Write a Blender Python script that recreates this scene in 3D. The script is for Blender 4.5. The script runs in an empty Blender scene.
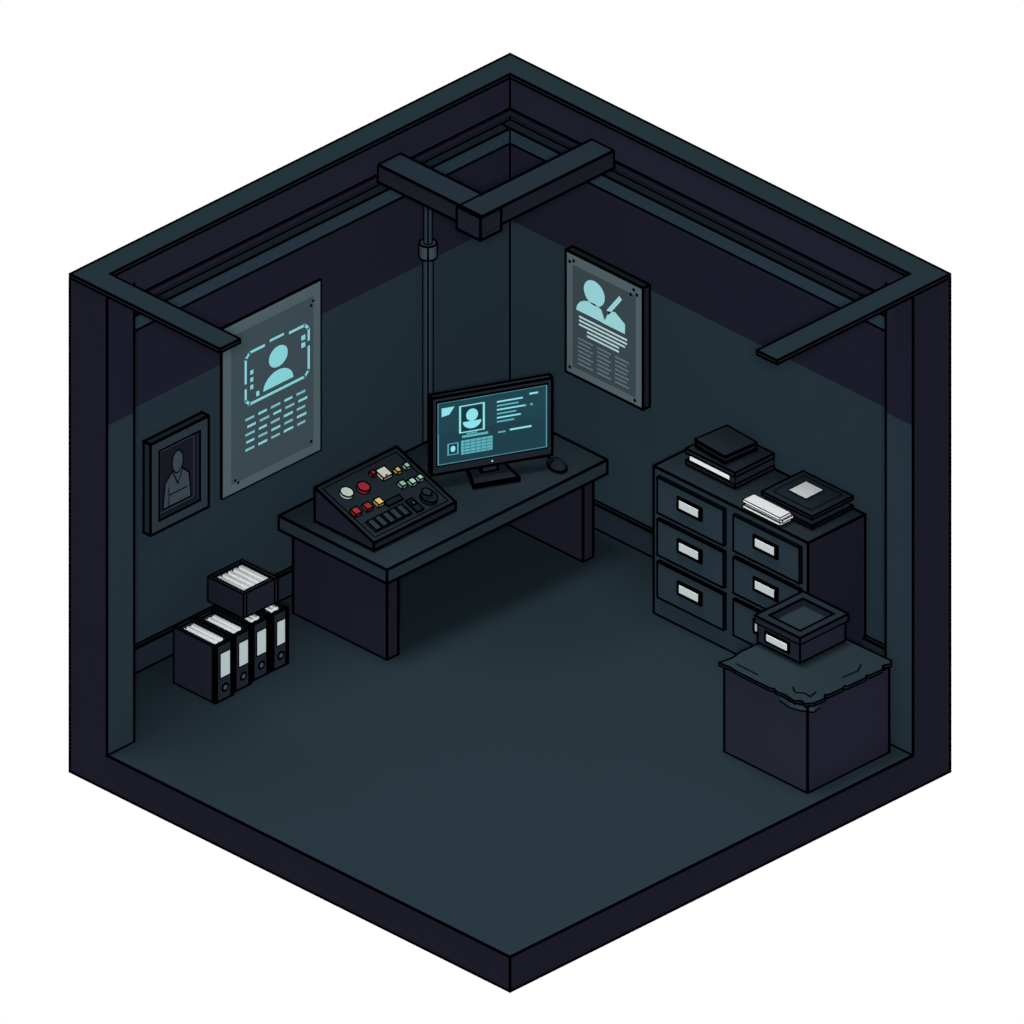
import bpy, bmesh, math, random
from mathutils import Vector
random.seed(3)
sc=bpy.context.scene
try:
    sc.view_settings.view_transform='Standard'
    sc.view_settings.look='None'
except Exception: pass

LW=0.0108
# ---------------------------------------------------------------- materials
def lin(h):
    h=h.lstrip('#'); o=[]
    for i in (0,2,4):
        c=int(h[i:i+2],16)/255
        o.append(c/12.92 if c<=.04045 else ((c+.055)/1.055)**2.4)
    return o
MC={}
def M(hexc,k=1.0,emit=0.0,noise=0.03):
    key=(hexc,k,emit)
    if key in MC: return MC[key]
    m=bpy.data.materials.new('paint_'+hexc.strip('#')+'_%d'%int(k*100)); m.use_nodes=True
    nt=m.node_tree; b=nt.nodes['Principled BSDF']
    c=[min(.9,x/k) for x in lin(hexc)]
    b.inputs['Roughness'].default_value=1.0
    b.inputs['Specular IOR Level'].default_value=0.0
    if emit>0:
        b.inputs['Base Color'].default_value=(0,0,0,1)
        b.inputs['Emission Color'].default_value=(*lin(hexc),1)
        b.inputs['Emission Strength'].default_value=emit
    else:
        tc=nt.nodes.new('ShaderNodeTexCoord'); n=nt.nodes.new('ShaderNodeTexNoise')
        n.inputs['Scale'].default_value=1.6; n.inputs['Detail'].default_value=3
        r=nt.nodes.new('ShaderNodeValToRGB')
        r.color_ramp.elements[0].color=(*[x*(1-noise) for x in c],1)
        r.color_ramp.elements[1].color=(*[min(1,x*(1+noise)) for x in c],1)
        nt.links.new(tc.outputs['Object'],n.inputs['Vector'])
        nt.links.new(n.outputs['Fac'],r.inputs['Fac'])
        nt.links.new(r.outputs['Color'],b.inputs['Base Color'])
    MC[key]=m; return m
INK=M('#010102',4.0)
KT=3.7; KV=1.52; KO=2.1; KB=4.4  # light level assumed per face direction, divided out of the base colours
def top(h): return M(h,KT)
def ver(h): return M(h,KV)
NAVY='#191a25'
# ---------------------------------------------------------------- mesh builder
# plan coordinates: a = along right-hand wall, b = along left-hand wall, z up
class G:
    def __init__(s,name,dz=0.0):
        s.name=name; s.dz=dz; s.v=[]; s.f=[]; s.fm=[]; s.mats=[]; s.xf=lambda a,b,z:(a,b,z)
    def mi(s,m):
        if m not in s.mats: s.mats.append(m)
        return s.mats.index(m)
    def W(s,p):
        a,b,z=p; return Vector((a,-b,z))
    def raw(s,ws,faces,mats):
        o=len(s.v); s.v+=[tuple(w) for w in ws]
        for i,f in enumerate(faces):
            s.f.append([o+j for j in f]); s.fm.append(s.mi(mats[i] if isinstance(mats,list) else mats))
    def tube(s,p,q,r=LW,mat=None,n=6,ext=.6,world=False):
        if r<.0095: r*=1.12
        if not world: p=s.W(s.xf(*p)); q=s.W(s.xf(*q))
        d=(q-p)
        if d.length<1e-6: return
        d.normalize(); p=p-d*r*ext; q=q+d*r*ext
        up=Vector((0,0,1)) if abs(d.z)<.9 else Vector((1,0,0))
        x=d.cross(up).normalized(); y=d.cross(x)
        ws=[]
        for c in (p,q):
            for i in range(n):
                t=2*math.pi*i/n; ws.append(c+x*math.cos(t)*r+y*math.sin(t)*r)
        fs=[[i,(i+1)%n,n+(i+1)%n,n+i] for i in range(n)]+[list(range(n)),list(range(n,2*n))]
        s.raw(ws,fs,mat or INK)
    def path(s,pts,r=LW,closed=False):
        for i in range(len(pts) if closed else len(pts)-1): s.tube(pts[i],pts[(i+1)%len(pts)],r)
    def poly(s,pts,faces,mats,lw=LW,skip=()):
        ws=[s.W(s.xf(*p)) for p in pts]
        s.raw(ws,faces,mats)
        if lw:
            es=set()
            for f in faces:
                for i in range(len(f)):
                    es.add(tuple(sorted((f[i],f[(i+1)%len(f)]))))
            for e in es:
                if e in skip: continue
                s.tube(ws[e[0]],ws[e[1]],lw,world=True)
    def box(s,a0,a1,b0,b1,z0,z1,t,l,r,o=None,lw=LW,skip=()):  # t, l, r: separate colours put directional shading into the faces
        o=o or r
        pts=[(a,b,z) for a in (a0,a1) for b in (b0,b1) for z in (z0,z1)]
        fs=[[1,3,7,5],[0,2,6,4],[4,5,7,6],[0,1,3,2],[2,3,7,6],[0,1,5,4]]
        s.poly(pts,fs,[t,o,r,o,l,o],lw,skip)
    def prism(s,loop,z0,z1,t,side,lw=LW,vert=True):
        n=len(loop)
        pts=[(a,b,z0) for a,b in loop]+[(a,b,z1) for a,b in loop]
        fs=[list(range(n)),list(range(n,2*n))]+[[i,(i+1)%n,n+(i+1)%n,n+i] for i in range(n)]
        skip=() if vert else [(i,i+n) for i in range(n)]
        s.poly(pts,fs,[side,t]+[side]*n,lw,skip)
    def cyl(s,a,b,z0,z1,r0,r1,mat,n=20,t=None,lw=LW,fins=0):
        c=[(math.cos(2*math.pi*i/n),math.sin(2*math.pi*i/n)) for i in range(n)]
        pts=[(a+x*r0,b+y*r0,z0) for x,y in c]+[(a+x*r1,b+y*r1,z1) for x,y in c]
        fs=[list(range(n)),list(range(n,2*n))]+[[i,(i+1)%n,n+(i+1)%n,n+i] for i in range(n)]
        s.poly(pts,fs,[mat,t or mat]+[mat]*n,lw,[(i,i+n) for i in range(n)])
        for k in range(fins):
            th=math.pi/4+2*math.pi*k/fins
            s.tube((a+math.cos(th)*r0,b+math.sin(th)*r0,z0),(a+math.cos(th)*r1,b+math.sin(th)*r1,z1),lw)
    def flat(s,fn,pts,mat,l=1):
        s.raw([s.W(s.xf(*fn(x,y,l))) for x,y in pts],[list(range(len(pts)))],mat)
    def rect(s,fn,x0,y0,x1,y1,mat,l=1):
        s.flat(fn,[(x0,y0),(x1,y0),(x1,y1),(x0,y1)],mat,l)
    def disc(s,fn,x,y,rx,ry,mat,l=1,t0=0,t1=360,n=24):
        s.flat(fn,[(x+rx*math.cos(math.radians(t0+(t1-t0)*i/n)),y+ry*math.sin(math.radians(t0+(t1-t0)*i/n))) for i in range(n+(0 if t1-t0==360 else 1))],mat,l)
    def stroke(s,fn,pts,w,mat,l=1,closed=False):
        n=len(pts)
        for i in range(n if closed else n-1):
            p=Vector(pts[i]); q=Vector(pts[(i+1)%n]); d=(q-p).normalized(); k=Vector((-d.y,d.x))*w/2
            p=p-d*w*.3; q=q+d*w*.3
            s.flat(fn,[tuple(p-k),tuple(q-k),tuple(q+k),tuple(p+k)],mat,l)
    def done(s):
        lo=[min(v[i] for v in s.v) for i in range(3)]; hi=[max(v[i] for v in s.v) for i in range(3)]
        o=Vector(((lo[0]+hi[0])/2,(lo[1]+hi[1])/2,lo[2]))
        me=bpy.data.meshes.new(s.name); me.from_pydata([tuple(Vector(v)-o) for v in s.v],[],s.f)
        for m in s.mats: me.materials.append(m)
        for i,p in enumerate(me.polygons): p.material_index=s.fm[i]
        me.update()
        bm=bmesh.new(); bm.from_mesh(me); bmesh.ops.recalc_face_normals(bm,faces=bm.faces); bm.to_mesh(me); bm.free()
        ob=bpy.data.objects.new(s.name,me); ob.location=o+Vector((0,0,s.dz)); sc.collection.objects.link(ob); return ob

L=4.4; H=3.78; WI=-0.35; WO=-0.40; WT=3.36; WE=3.85
nv=ver(NAVY); nvo=M(NAVY,KO)
# ---------------------------------------------------------------- floor slab
g=G('floor')
fl=M('#28363e',3.95)
g.prism([(WO,WO),(WE,WO),(WE,0),(L,0),(L,L),(0,L),(0,WE),(WO,WE)],-.28,0,fl,nvo,lw=0)
g.path([(L,.37,0),(L,L,0),(.37,L,0)])
g.path([(L,0,-.28),(L,L,-.28),(0,L,-.28)]); g.tube((L,L,0),(L,L,-.28)); g.tube((0,L,0),(0,L,-.28)); g.tube((L,0,0),(L,0,-.28))
g.done()
# ---------------------------------------------------------------- walls
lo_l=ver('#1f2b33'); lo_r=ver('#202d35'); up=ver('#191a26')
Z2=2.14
g=G('wall_left')
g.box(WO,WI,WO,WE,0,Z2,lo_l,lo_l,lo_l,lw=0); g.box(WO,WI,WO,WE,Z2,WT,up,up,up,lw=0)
g.tube((WI,WI,0),(WI,WI,WT))
g.done()
g=G('wall_right')
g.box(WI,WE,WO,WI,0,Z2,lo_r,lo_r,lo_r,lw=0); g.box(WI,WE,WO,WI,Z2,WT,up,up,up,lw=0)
g.done()
g=G('wall_left_return')
g.box(WO,.02,WE,WE+.05,0,WT,lo_l,nv,lo_l,lw=0)
g.box(0,.1,WE+.05,4.13,0,WT,nv,nv,lo_l,lw=0)
g.done()
g=G('wall_right_return')
g.box(WE,WE+.05,WO,.02,0,WT,lo_r,lo_r,nv,lw=0)
g.box(WE+.05,4.13,0,.1,0,WT,nv,lo_r,nv,lw=0)
g.done()
bb=ver('#1b222b')
g=G('baseboard_left'); g.box(WI,WI+.04,WI+.04,WE,0,.2,top('#222d35'),bb,bb); g.done()
g=G('baseboard_right'); g.box(WI+.04,WE,WI,WI+.04,0,.2,top('#222d35'),bb,bb); g.done()
# picture rail
rt=M('#24323a',2.6); rf=ver('#22303a')
g=G('trim_1'); g.box(WI,WI+.09,WI+.09,WE,2.84,2.96,rt,rf,rf,lw=.0085); g.done()
g=G('trim_2'); g.box(WI,WE,WI,WI+.09,2.84,2.96,rt,rf,rf,lw=.0085); g.done()
# ---------------------------------------------------------------- top ring
rim=M('#24333a',KB)
g=G('trim_3')   # upper ring beam carried by the two walls, with cut-off stubs
loop=[(0,0),(L,0),(L,1.73),(L-.2,1.73),(L-.2,.2),(.2,.2),(.2,L-.2),(1.5,L-.2),(1.5,L),(0,L)]
g.prism(loop,H-.03,H,rim,nv,lw=.0096)
g.box(0,.2,0,4.13,3.5,H-.03,nv,nv,nv,lw=0); g.box(.2,4.13,0,.2,3.5,H-.03,nv,nv,nv,lw=0)
g.tube((.2,.2,3.5),(.2,4.13,3.5)); g.tube((.2,.2,3.5),(4.13,.2,3.5)); g.tube((.2,.2,3.5),(.2,.2,H))
g.box(WO,.1,WO,WE,WT,WT+.03,nv,nv,nv,lw=0); g.box(.1,WE,WO,.1,WT,WT+.03,nv,nv,nv,lw=0)
g.box(0,.05,0,WE,WT,3.5,nv,nv,nv,lw=0); g.box(0,WE,0,.05,WT,3.5,nv,nv,nv,lw=0)
g.done()
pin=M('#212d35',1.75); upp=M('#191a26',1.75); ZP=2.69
g=G('support_pillar')
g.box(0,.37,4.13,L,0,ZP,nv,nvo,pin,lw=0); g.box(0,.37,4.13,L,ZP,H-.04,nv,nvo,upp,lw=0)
for a,b in ((.37,L),(.37,4.13),(0,L)): g.tube((a,b,0),(a,b,H-.04))
g.tube((.37,L,0),(.37,4.13,0)); g.done()
g=G('support_pillar')
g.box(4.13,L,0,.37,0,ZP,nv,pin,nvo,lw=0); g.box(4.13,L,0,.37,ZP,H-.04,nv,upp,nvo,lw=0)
for a,b in ((L,.37),(4.13,.37),(L,0)): g.tube((a,b,0),(a,b,H-.04))
g.tube((L,.37,0),(4.13,.37,0)); g.done()
# ---------------------------------------------------------------- hanging beam frame
bt=M('#24313a',KB); bs=M('#1a1c26',1.9)  # pale top, dark sides: beam shading set in the colours
g=G('ceiling_beam')
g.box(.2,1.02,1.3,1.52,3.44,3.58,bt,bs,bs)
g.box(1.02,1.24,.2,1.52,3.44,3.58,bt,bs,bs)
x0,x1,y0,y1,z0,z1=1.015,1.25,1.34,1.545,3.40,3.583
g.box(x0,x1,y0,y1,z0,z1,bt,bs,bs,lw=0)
for p in ((x0,y1),(x1,y1),(x1,y0)): g.tube((*p,z0),(*p,z1))
g.path([(x0,y1,z1),(x1,y1,z1),(x1,y0,z1)]); g.path([(x0,y0,z0),(x0,y1,z0),(x1,y1,z0),(x1,y0,z0)],closed=True)
g.done()
# ---------------------------------------------------------------- conduit
pm=ver('#252f37')
g=G('wall_conduit_pipe')
pa,pb=-.285,.535
g.cyl(pa,pb,2.34,2.83,.028,.028,pm,fins=4,lw=.006)
g.cyl(pa,pb,2.23,2.34,.062,.062,ver('#313d44'),lw=.007,fins=4)
g.cyl(pa,pb,0,2.23,.034,.034,pm,fins=4,lw=.006)
g.done()
# ---------------------------------------------------------------- desk
g=G('office_desk')
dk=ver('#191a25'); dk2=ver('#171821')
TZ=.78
g.box(-.21,.87,-.1,2.1,TZ-.11,TZ,top('#28353d'),ver('#1e2830'),ver('#1f2a32'),lw=LW)  # slab edges coloured darker than the top to stand for shade
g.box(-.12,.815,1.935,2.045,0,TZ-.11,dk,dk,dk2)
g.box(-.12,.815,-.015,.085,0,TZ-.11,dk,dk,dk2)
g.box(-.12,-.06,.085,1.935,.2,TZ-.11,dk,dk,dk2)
g.done()
# ---------------------------------------------------------------- console
g=G('control_console',.018)
a0,a1,b0,b1=.04,.63,1.175,1.99
zt,zf=TZ+.27,TZ+.06
KC=3.2
cs=ver('#191c26'); ct=M('#242e36',3.6)
pts=[(a0,b0,TZ),(a0,b1,TZ),(a1,b1,TZ),(a1,b0,TZ),(a0-.0,b0,zt),(a0,b1,zt),(a1,b1,zf),(a1,b0,zf)]
g.poly(pts,[[0,1,2,3],[4,5,6,7],[0,1,5,4],[1,2,6,5],[2,3,7,6],[3,0,4,7]],[cs,ct,cs,cs,cs,cs])
nl=Vector((zt-zf,a1-a0)).normalized()
def cf(x,y,l): # x: 0..1 left->right, y: 0..1 back->front
    h=.0035*l
    return (a0+(a1-a0)*y+nl[0]*h, b1-(b1-b0)*x, zt-(zt-zf)*y+nl[1]*h)
g.stroke(cf,[(.05,.06),(.95,.06),(.95,.94),(.05,.94)],.013,INK,1,True)
def raised(ps,m,h,allv,lw=.0052):
    n=len(ps)
    ws=[cf(p[0],p[1],0) for p in ps]+[cf(p[0],p[1],h) for p in ps]
    g.poly(ws,[list(range(n)),list(range(n,2*n))]+[[i,(i+1)%n,n+(i+1)%n,n+i] for i in range(n)],m,lw,() if allv else [(i,i+n) for i in range(n)])
def knob(x,y,r,col,sq=False,h=8):
    m=M(col,KC); n=4 if sq else 18; of=math.pi/4 if sq else 0
    W=b1-b0; D=.626
    raised([(x+r*math.cos(of+2*math.pi*i/n)/W, y+r*math.sin(of+2*math.pi*i/n)/D) for i in range(n)],m,h,sq)
def key(x0,y0,x1,y1,col,h=5): raised([(x0,y0),(x1,y0),(x1,y1),(x0,y1)],M(col,KC),h,True)
knob(.19,.264,.05,'#c3d2c8'); knob(.37,.30,.048,'#9a2d34')
knob(.655,.25,.064,'#d8decf',True); knob(.565,.19,.026,'#9a2d34',True)
g.rect(cf,.63,.29,.66,.33,M('#9a2d34',KC),9)
knob(.79,.30,.030,'#dac77a',True); knob(.90,.30,.030,'#a9d3bb',True)
knob(.71,.49,.036,'#8fc3aa',True); knob(.81,.52,.036,'#b3dbc4',True); knob(.905,.52,.030,'#b3dbc4',True)
knob(.105,.54,.042,'#a03238',True); knob(.24,.55,.042,'#8a3332',True); knob(.37,.56,.042,'#dcc070',True)
g.rect(cf,.09,.70,.57,.90,M('#12151c',KC),1)
for i in range(5): key(.11+.088*i,.72,.175+.088*i,.88,'#2b363e')
key(.42,.585,.60,.66,'#1a2028',3)
key(.60,.70,.68,.90,'#1a2028',3); key(.62,.75,.66,.80,'#39444c',5)
def pad(x,y,rx,ry,h,col):
    n=20
    raised([(x+rx*math.cos(2*math.pi*i/n),y+ry*math.sin(2*math.pi*i/n)) for i in range(n)],M(col,KC),h,False)
pad(.81,.80,.075,.10,8,'#1d232c'); pad(.80,.76,.045,.06,15,'#262f38')
g.done()
# ---------------------------------------------------------------- monitor
g=G('computer_monitor',.018)
cA,cB=.47,.66
ra,rb=.438,-.899; na,nb=.899,.438
g.xf=lambda x,y,z:(cA+x*ra+y*na, cB+x*rb+y*nb, z)
mb=ver('#191d25'); mt=top('#262c35')
W=.45
g.box(-W,W,-.03,.02,.88,1.505,mt,mb,mb)
g.box(-.28,.28,-.075,-.03,1.0,1.4,mt,mb,mb)
g.box(-.06,.06,-.065,-.03,.80,1.1,mb,mb,mb)
g.poly([(-.13,-.16,TZ),(.13,-.16,TZ),(.17,.12,TZ),(-.17,.12,TZ),(-.13,-.16,TZ+.02),(.13,-.16,TZ+.02),(.17,.12,TZ+.02),(-.17,.12,TZ+.02)],
  [[0,1,2,3],[4,5,6,7],[0,1,5,4],[1,2,6,5],[2,3,7,6],[3,0,4,7]],[mb,mt,mb,mb,mb,mb])
def sf(x,y,l): return (-W+.045+x*(2*W-.09), .021+.003*l, .958+y*.50)
E=lambda h:M(h,1,1.0)
g.rect(sf,-.018,-.035,1.018,1.035,INK,1)
g.rect(sf,0,0,1,1,E('#203f4a'),2)
g.rect(sf,.0,.5,1,1,E('#22444f'),3)
cy=E('#8fe3ea'); cm=E('#5cb1bb'); cd=E('#3a7783')
g.stroke(sf,[(0,0),(1,0),(1,1),(0,1)],.012,E('#4b97a3'),3,True)
g.flat(sf,[(.03,.92),(.15,.92),(.10,.80),(.03,.78)],cy,4)
g.stroke(sf,[(.20,.47),(.42,.47),(.42,.90),(.20,.90)],.018,cy,4,True)
g.rect(sf,.22,.5,.40,.87,E('#173641'),4)
g.disc(sf,.31,.74,.055,.10,cy,5); g.disc(sf,.31,.64,.085,.12,cy,5,180,360)
for i,(x0,x1) in enumerate([(.54,.78),(.54,.74),(.54,.79),(.54,.72),(.54,.76),(.54,.70)]):
    g.rect(sf,x0,.86-i*.065,x1,.885-i*.065,cy if i%2==0 else cm,4)
g.rect(sf,.84,.90,.92,.93,cy,4)
g.rect(sf,.22,.38,.46,.42,cm,4); g.rect(sf,.26,.43,.36,.45,cm,4)
g.rect(sf,.55,.36,.62,.385,cm,4); g.rect(sf,.66,.37,.86,.40,cy,4)
g.stroke(sf,[(.09,.14),(.18,.14),(.18,.32),(.09,.32)],.012,cm,4,True)
g.disc(sf,.135,.23,.022,.05,cy,4)
g.rect(sf,.21,.11,.50,.34,cm,4)
for i in range(4): g.rect(sf,.22,.14+i*.05,.49,.155+i*.05,cd,5)
for i in range(5): g.rect(sf,.24+i*.05,.11,.247+i*.05,.34,cd,5)
for x in (.80,.86): g.disc(sf,x,.74,.012,.02,cm,4)
g.disc(sf,.5,-.085,.008,.014,cy,2)
g.xf=lambda a,b,z:(a,b,z)
g.done()
# ---------------------------------------------------------------- mouse
g=G('computer_mouse',.018)
n=20; rings=6; ca,cb=.70,.23
ws=[];fs=[]
th=math.atan2(.3,.9)
for j in range(rings):
    ph=j/(rings)*math.pi/2
    for i in range(n):
        t=2*math.pi*i/n; x=.095*math.cos(t)*math.cos(ph); y=.06*math.sin(t)*math.cos(ph)
        ws.append(Vector((ca+x*math.cos(th)-y*math.sin(th), -(cb+x*math.sin(th)+y*math.cos(th)), TZ+.055*math.sin(ph))))
ws.append(Vector((ca,-cb,TZ+.055)))
for j in range(rings-1):
    for i in range(n): fs.append([j*n+i,j*n+(i+1)%n,(j+1)*n+(i+1)%n,(j+1)*n+i])
for i in range(n): fs.append([(rings-1)*n+i,(rings-1)*n+(i+1)%n,len(ws)-1])
g.raw(ws,fs,M('#20252e',3.4))
for i in range(n): g.tube(ws[i],ws[(i+1)%n],.008,world=True)
for i in range(4): g.tube(ws[i*n+5],ws[(i+1)*n+5],.005,world=True)
cab=[(.62,.20),(.55,.18),(.50,.24),(.43,.26),(.38,.2),(.30,.22)]
for p,q in zip(cab,cab[1:]): g.tube((*p,TZ+.004),(*q,TZ+.004),.008)
g.done()
# ---------------------------------------------------------------- filing cabinet
g=G('filing_cabinet')
A0,A1,FB,CZ=1.68,3.22,.24,1.2
cf_=ver('#1f2a32'); csd=ver('#191a25')  # front and side tones carry painted shading, side darkest
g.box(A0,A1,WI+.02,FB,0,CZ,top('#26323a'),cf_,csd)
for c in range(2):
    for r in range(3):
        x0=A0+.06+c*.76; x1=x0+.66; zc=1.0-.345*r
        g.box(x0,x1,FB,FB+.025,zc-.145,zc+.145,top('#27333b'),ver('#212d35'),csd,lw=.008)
        xm=(x0+x1)/2
        g.box(xm-.12,xm+.12,FB+.025,FB+.04,zc-.03,zc+.075,INK,INK,INK,lw=.004)
        g.box(xm-.095,xm+.095,FB+.04,FB+.046,zc-.005,zc+.055,ver('#b4bcbd'),M('#b4bcbd',1.7),INK,lw=0)
g.done()
# items on cabinet
dkb=ver('#1b1d27'); wp=M('#dfe5e5',1.6); wpt=M('#e6ebeb',KT)
g=G('document_box',.018)
g.box(1.84,2.33,-.31,.08,CZ,CZ+.03,top('#242d36'),dkb,dkb,lw=.007)
g.box(1.86,2.31,-.29,.065,CZ+.03,CZ+.09,wp,wp,wp,lw=.004)
g.box(1.84,2.33,-.31,.08,CZ+.09,CZ+.125,top('#242d36'),dkb,dkb,lw=.007)
g.box(2.28,2.33,-.31,.08,CZ+.03,CZ+.09,dkb,dkb,dkb,lw=.004)
g.done()
g=G('closed_book',.032)
ax,bx,an=2.06,-.10,math.radians(4)
g.xf=lambda x,y,z:(ax+x*math.cos(an)-y*math.sin(an), bx+x*math.sin(an)+y*math.cos(an), z)
z=CZ+.13
g.box(-.16,.16,-.15,.15,z,z+.015,top('#222b34'),dkb,dkb,lw=.006)
g.box(-.15,.15,-.14,.14,z+.015,z+.045,dkb,dkb,dkb,lw=0)
g.box(-.16,.16,-.15,.15,z+.045,z+.06,M('#29343c',4.0),dkb,dkb,lw=.006)
g.done()
g=G('ring_binder',.018)
g.box(2.62,3.12,-.31,.1,CZ,CZ+.022,top('#222b34'),dkb,dkb,lw=.007)
g.box(2.64,3.10,-.29,.08,CZ+.022,CZ+.075,wp,dkb,dkb,lw=0)
g.box(2.62,3.12,-.31,.1,CZ+.075,CZ+.1,top('#252f38'),dkb,dkb,lw=.007)
tf=lambda x,y,l:(x,y,CZ+.1+.008+.002*l)
g.stroke(tf,[(2.68,-.26),(3.06,-.26),(3.06,.05),(2.68,.05)],.008,INK,1,True)
g.rect(tf,2.75,-.21,2.93,-.03,wpt,2)
g.stroke(tf,[(2.75,-.21),(2.93,-.21),(2.93,-.03),(2.75,-.03)],.01,INK,3,True)
g.done()
g=G('paper_stack',.018)
for i in range(3):
    o=.012*(i%2)
    g.box(2.56+o,2.93+o,.12-o,.23-o,CZ+i*.022,CZ+i*.022+.02,wpt,wp,wp,lw=.0035)
g.done()
# ---------------------------------------------------------------- storage box with torn cover
g=G('storage_box')
g.box(3.42,4.25,.46,1.275,0,.70,top('#27333b'),ver('#1e212b'),ver('#1a1a26'))  # shade of the two sides is painted in, right one darker
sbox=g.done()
g=G('torn_cover')
loop=[(3.42,.45),(4.24,.43),(4.27,.46),(4.25,.52),(4.285,.56),(4.28,.68),(4.265,.70),(4.285,.73),(4.28,.90),(4.26,.92),(4.275,.95),(4.27,1.08),(4.25,1.10),(4.285,1.14),(4.28,1.24),(4.24,1.29),(4.19,1.28),(4.16,1.315),(4.05,1.30),(3.98,1.31),(3.94,1.295),(3.90,1.31),(3.6,1.31),(3.5,1.30),(3.40,1.31),(3.42,1.2),(3.40,1.1)]
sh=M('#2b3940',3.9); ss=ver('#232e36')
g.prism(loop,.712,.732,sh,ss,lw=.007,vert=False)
ff=lambda x,y,l:(x,y,.736+.003*l)
g.stroke(ff,[(4.02,1.19),(4.08,1.23),(4.14,1.19),(4.2,1.20),(4.18,1.12)],.012,INK)
g.stroke(ff,[(4.13,.62),(4.18,.70),(4.17,.85)],.01,INK); g.stroke(ff,[(3.5,1.24),(3.72,1.24)],.009,INK)
g.prism([(4.0,1.30),(4.12,1.32),(4.20,1.30),(4.285,1.25),(4.27,1.18),(4.20,1.25),(4.08,1.27)],.665,.715,ss,ss,lw=.006,vert=False)
tc_=g.done()
tc_.parent=sbox; tc_.matrix_parent_inverse.identity(); tc_.location=tc_.location-sbox.location
g=G('desk_tray',.02)
a0,a1,b0,b1,z0=3.42,3.84,.49,.94,.74
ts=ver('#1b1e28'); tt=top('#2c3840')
g.box(a0,a1,b0,b1,z0,z0+.16,tt,ts,ts,lw=.007)
w=.055
for (x0,x1,y0,y1) in [(a0-.015,a1+.015,b1-w,b1+.015),(a0-.015,a1+.015,b0-.015,b0+w),(a0-.015,a0+w,b0+w,b1-w),(a1-w,a1+.015,b0+w,b1-w)]:
    g.box(x0,x1,y0,y1,z0+.16,z0+.215,top('#222d35'),ts,ts,lw=0)
def loopt(x0,x1,y0,y1,z,r=.008):
    q=[(x0,y0,z),(x1,y0,z),(x1,y1,z),(x0,y1,z)]
    for i in range(4): g.tube(q[i],q[(i+1)%4],r)
loopt(a0-.015,a1+.015,b0-.015,b1+.015,z0+.215); loopt(a0-.015,a1+.015,b0-.015,b1+.015,z0+.16,.006)
loopt(a0+w,a1-w,b0+w,b1-w,z0+.215)
for x,y in ((a0-.015,b1+.015),(a1+.015,b1+.015),(a1+.015,b0-.015)): g.tube((x,y,z0+.16),(x,y,z0+.215),.007)
g.box(3.50,3.74,b1,b1+.012,z0+.04,z0+.125,INK,INK,INK,lw=.004)
g.box(3.52,3.72,b1+.012,b1+.018,z0+.058,z0+.108,wp,M('#b4bcbd',1.8),wp,lw=0)
g.done()
# ---------------------------------------------------------------- binders
def binder(b0,b1,a0,a1,h,label=True):
    g=G('lever_arch_file',.01)
    s1=ver('#1a1b25'); s2=ver('#1c2029'); t=.022
    tp=top('#252e37')
    g.box(a0,a1,b0,b0+t,0,h,tp,s1,s2,lw=.006)
    g.box(a0,a1,b1-t,b1,0,h,tp,s1,s2,lw=.006)
    g.box(a1-t,a1,b0,b1,0,h,tp,s1,s2,lw=.007)
    g.box(a0,a0+.03,b0+t,b1-t,0,h-.0,tp,s1,s2,lw=.006)
    g.box(a0+.03,a1-t,b0+t,b1-t,.02,h-.035,INK,s1,s2,lw=0)
    n=3; ww=(b1-b0-2*t)/n
    for i in range(n):
        y=b0+t+ww*i+ww*.22
        g.box(a0+.05,a1-.07,y,y+ww*.56,.03,h-.012,wpt,wp,wp,lw=0)
    sp=lambda x,z,l:(a1+.010+.002*l,b1-x,z)
    if label:
        g.rect(sp,.04,h*.42,(b1-b0)-.04,h*.86,M('#b2c1c2',1.8),1)
        g.stroke(sp,[(.04,h*.42),((b1-b0)-.04,h*.42),((b1-b0)-.04,h*.86),(.04,h*.86)],.009,INK,2,True)
    g.disc(sp,(b1-b0)/2,h*.22,.036,.036,INK,1); g.disc(sp,(b1-b0)/2,h*.22,.018,.018,ver('#39444b'),2)
    return g.done()
binder(3.17,3.35,-.01,.40,.455)
binder(2.97,3.145,.0,.38,.45)
binder(2.77,2.945,-.02,.36,.45)
binder(2.58,2.745,-.02,.36,.45)
g=G('file_box',.01)
a0,a1,b0,b1,z0,z1=-.08,.275,2.6,2.94,.475,.67
s1=ver('#181a23'); s2=ver('#1a1d26'); tp=top('#252e37'); t=.03
g.box(a0,a1,b0,b0+t,z0,z1,tp,s1,s2,lw=.006); g.box(a0,a1,b1-t,b1,z0,z1,tp,s1,s2,lw=.006)
g.box(a0,a0+t,b0+t,b1-t,z0,z1,tp,s1,s2,lw=.006); g.box(a1-t,a1,b0+t,b1-t,z0,z1,tp,s1,s2,lw=.006)
g.box(a0+t,a1-t,b0+t,b1-t,z0,z1-.05,INK,s1,s2,lw=0)
for i in range(5):
    y=b0+t+.01+i*.054
    g.box(a0+t+.01,a1-t-.02,y,y+.03,z0+.02,z1-.01,wpt,wp,wp,lw=0)
g.done()
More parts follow.
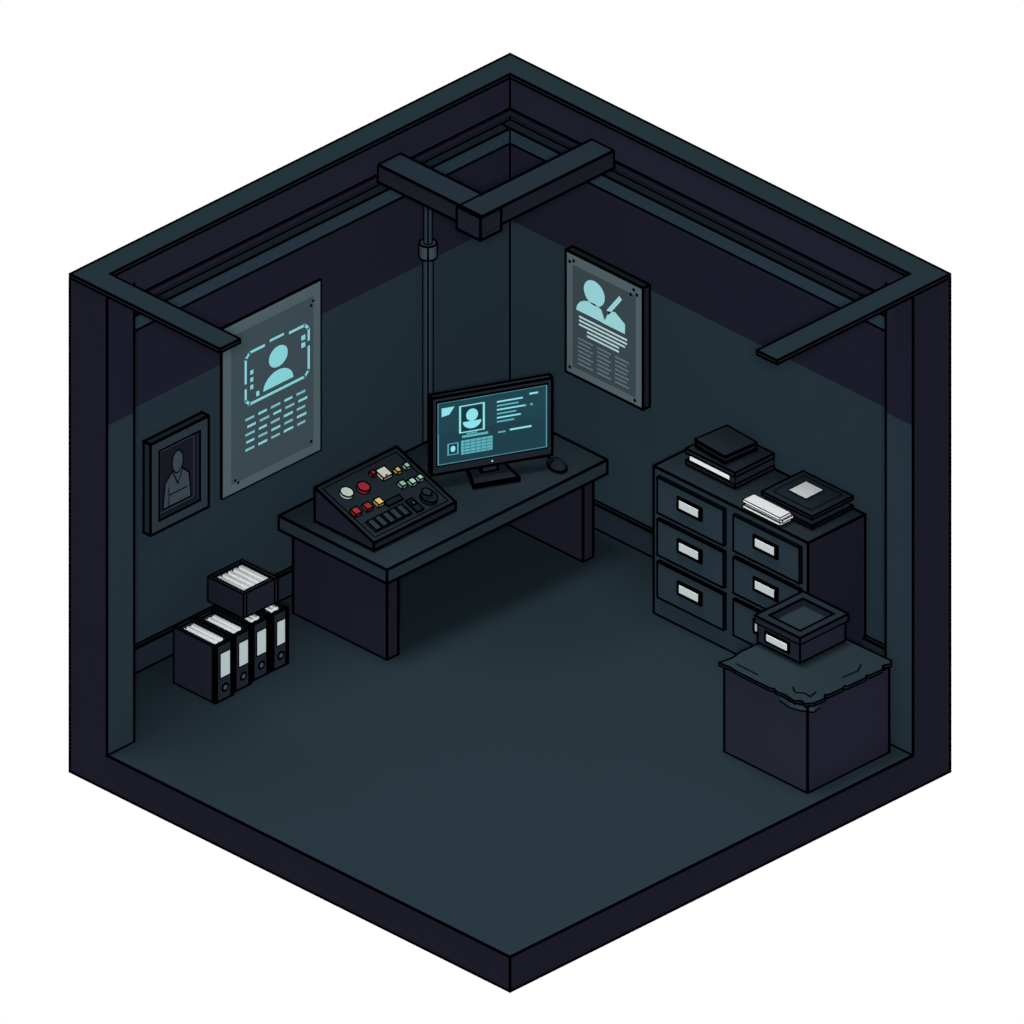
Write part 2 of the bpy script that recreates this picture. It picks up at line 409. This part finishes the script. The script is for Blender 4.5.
# ---------------------------------------------------------------- framed portrait
g=G('framed_portrait')
fb0,fb1,z0,z1=2.75,3.33,1.10,1.84; aw=WI+.014; af=-.265
ft=top('#2b373e'); fr=ver('#262f37'); fs_=ver('#1d252d')
w=.085
g.box(aw,af,fb0,fb1,z0,z0+w,ft,fs_,fr,lw=0); g.box(aw,af,fb0,fb1,z1-w,z1,ft,fs_,fr,lw=0)
g.box(aw,af,fb0,fb0+w,z0+w,z1-w,ft,fs_,fr,lw=0); g.box(aw,af,fb1-w,fb1,z0+w,z1-w,ft,fs_,fr,lw=0)
g.box(aw,af-.03,fb0+w,fb1-w,z0+w,z1-w,ft,fs_,ver('#15171f'),lw=0)
for aa in (af,aw+.005):
    g.path([(aa,fb0,z0),(aa,fb1,z0),(aa,fb1,z1),(aa,fb0,z1)],closed=True)
for y in (fb0,fb1):
    for zz in (z0,z1): g.tube((aw,y,zz),(af,y,zz))
g.path([(af,fb0+w,z0+w),(af,fb1-w,z0+w),(af,fb1-w,z1-w),(af,fb0+w,z1-w)],.007,True)
pf=lambda x,z,l:(af-.03+.003*l,fb1-x,z0+z)
fg=ver('#333e46')
g.stroke(pf,[(.12,.12),(.46,.12),(.46,.62),(.12,.62)],.009,ver('#2a333b'),1,True)
g.flat(pf,[(.15,.14),(.43,.14),(.41,.34),(.33,.42),(.25,.42),(.17,.34)],fg,1)
g.stroke(pf,[(.15,.14),(.43,.14),(.41,.34),(.33,.42),(.25,.42),(.17,.34)],.012,INK,2,True)
g.disc(pf,.29,.48,.055,.09,fg,3)
g.stroke(pf,[(.29+.055*math.cos(i*math.pi/8),.48+.09*math.sin(i*math.pi/8)) for i in range(16)],.01,INK,4,True)
g.stroke(pf,[(.24,.41),(.29,.30),(.34,.41)],.01,INK,5); g.stroke(pf,[(.20,.24),(.38,.24)],.01,INK,5); g.stroke(pf,[(.20,.14),(.20,.30)],.008,INK,5)
g.done()
# ---------------------------------------------------------------- left poster
g=G('wall_poster')
pc=ver('#46565b')
g.box(WI+.008,WI+.02,1.56,2.55,1.05,2.44,pc,pc,pc,lw=.006)
g_=lambda x,z,l:(WI+.021+.003*l,2.55-x,z)
inn=ver('#38464c')
g.rect(g_,.09,1.13,.91,2.34,inn,1)
pcy=ver('#7fc6cc'); pdim=ver('#72afb5')
c=.04; x0,x1,y0,y1=.23,.86,1.72,2.14
g.stroke(g_,[(x0+c,y0),(x1-c,y0),(x1,y0+c),(x1,y1-c),(x1-c,y1),(x0+c,y1),(x0,y1-c),(x0,y0+c)],.022,pcy,2,True)
g.rect(g_,.42,2.12,.66,2.16,inn,3); g.rect(g_,x0-.02,1.86,x0+.02,1.90,inn,3); g.rect(g_,x1-.02,1.96,x1+.02,2.0,inn,3)
g.stroke(g_,[(.47,2.16),(.60,2.16)],.02,pcy,4)
for yy in (1.84,1.9,1.96): g.rect(g_,.27,yy,.30,yy+.035,pcy,4)
for yy in (1.97,2.03): g.rect(g_,.78,yy,.82,yy+.04,pcy,4)
g.rect(g_,.33,1.76,.36,1.80,pcy,4)
g.disc(g_,.55,2.00,.095,.085,pcy,4); g.disc(g_,.55,1.77,.15,.12,pcy,4,0,180)
for r,(ofs) in enumerate((0,.02,0,.01,0)):
    xx=.22; zz=1.60-r*.062
    for k in range(5):
        ww=(.09,.085,.095,.08,.09)[(k+r)%5]
        g.rect(g_,xx+ofs,zz,xx+ofs+ww,zz+.02,pcy if (r+k)%2 else pdim,4); xx+=ww+.04
for (x,z) in ((.10,2.31),(.12,2.27),(.9,2.31),(.88,2.28),(.12,1.16),(.15,1.13),(.88,1.17)): g.disc(g_,x,z,.012,.012,INK,4)
g.done()
# ---------------------------------------------------------------- right poster
g=G('wall_poster')
BF=-.27
g.box(.29,1.06,WI+.014,BF,1.2,2.19,top('#2a343b'),ver('#4b5a5f'),ver('#171b23'))
h_=lambda x,z,l:(.29+x,BF+.001+.003*l,z)
ins=ver('#374348')
g.rect(h_,.07,1.27,.70,2.1,ins,1)
lt=ver('#93ccd0'); lt2=ver('#adc8ca'); dm=ver('#5d6c71')
g.disc(h_,.29,1.955,.105,.1,lt,2); g.disc(h_,.27,1.75,.16,.12,lt,2,0,180)
g.flat(h_,[(.36,1.75),(.60,1.75),(.60,1.83),(.50,1.89),(.44,1.87),(.38,1.82)],lt,3)
g.stroke(h_,[(.43,1.86),(.55,2.02)],.035,lt,3)
g.flat(h_,[(.36,1.87),(.40,1.78),(.44,1.87)],ins,4)
for i,(xa,xb) in enumerate([(.14,.62),(.14,.62),(.14,.60),(.22,.54),(.22,.54)]):
    g.rect(h_,xa,1.70-i*.032,xb,1.716-i*.032,lt2,3)
for r in range(7):
    for (xa,xb) in ((.13,.28),(.32,.46),(.50,.64)):
        g.rect(h_,xa,1.52-r*.034,xb-.02*(r%2),1.534-r*.034,dm,3)
for (x,z) in ((.05,2.12),(.09,2.14),(.72,2.12),(.69,2.15),(.66,2.1),(.05,1.26),(.70,1.25)): g.disc(h_,x,z,.014,.014,INK,4)
g.done()
# ---------------------------------------------------------------- light, world, camera
w=bpy.data.worlds.new('World'); sc.world=w; w.use_nodes=True
w.node_tree.nodes['Background'].inputs['Color'].default_value=(1,1,1,1)
w.node_tree.nodes['Background'].inputs['Strength'].default_value=1.0
def sun(name,d,e,ang):
    sd=bpy.data.lights.new(name,'SUN'); sd.energy=e; sd.angle=math.radians(ang)
    so=bpy.data.objects.new(name,sd); sc.collection.objects.link(so)
    d=Vector(d).normalized(); so.location=d*9
    so.rotation_euler=d.to_track_quat('Z','Y').to_euler()
sun('overhead_sun',(-.04,-.09,1),8,22)
sun('front_fill',(.61237,-.61237,.5),6,3)  # added fill along the view direction, flattens the shading
cd_=bpy.data.cameras.new('camera'); cd_.type='ORTHO'; cd_.ortho_scale=1024/141.42; cd_.clip_end=100
co=bpy.data.objects.new('camera',cd_); sc.collection.objects.link(co)
T=Vector((-.04,.06,0)); co.location=T+Vector((.61237,-.61237,.5))*15
co.rotation_euler=(math.radians(60),0,math.radians(45))
sc.camera=co
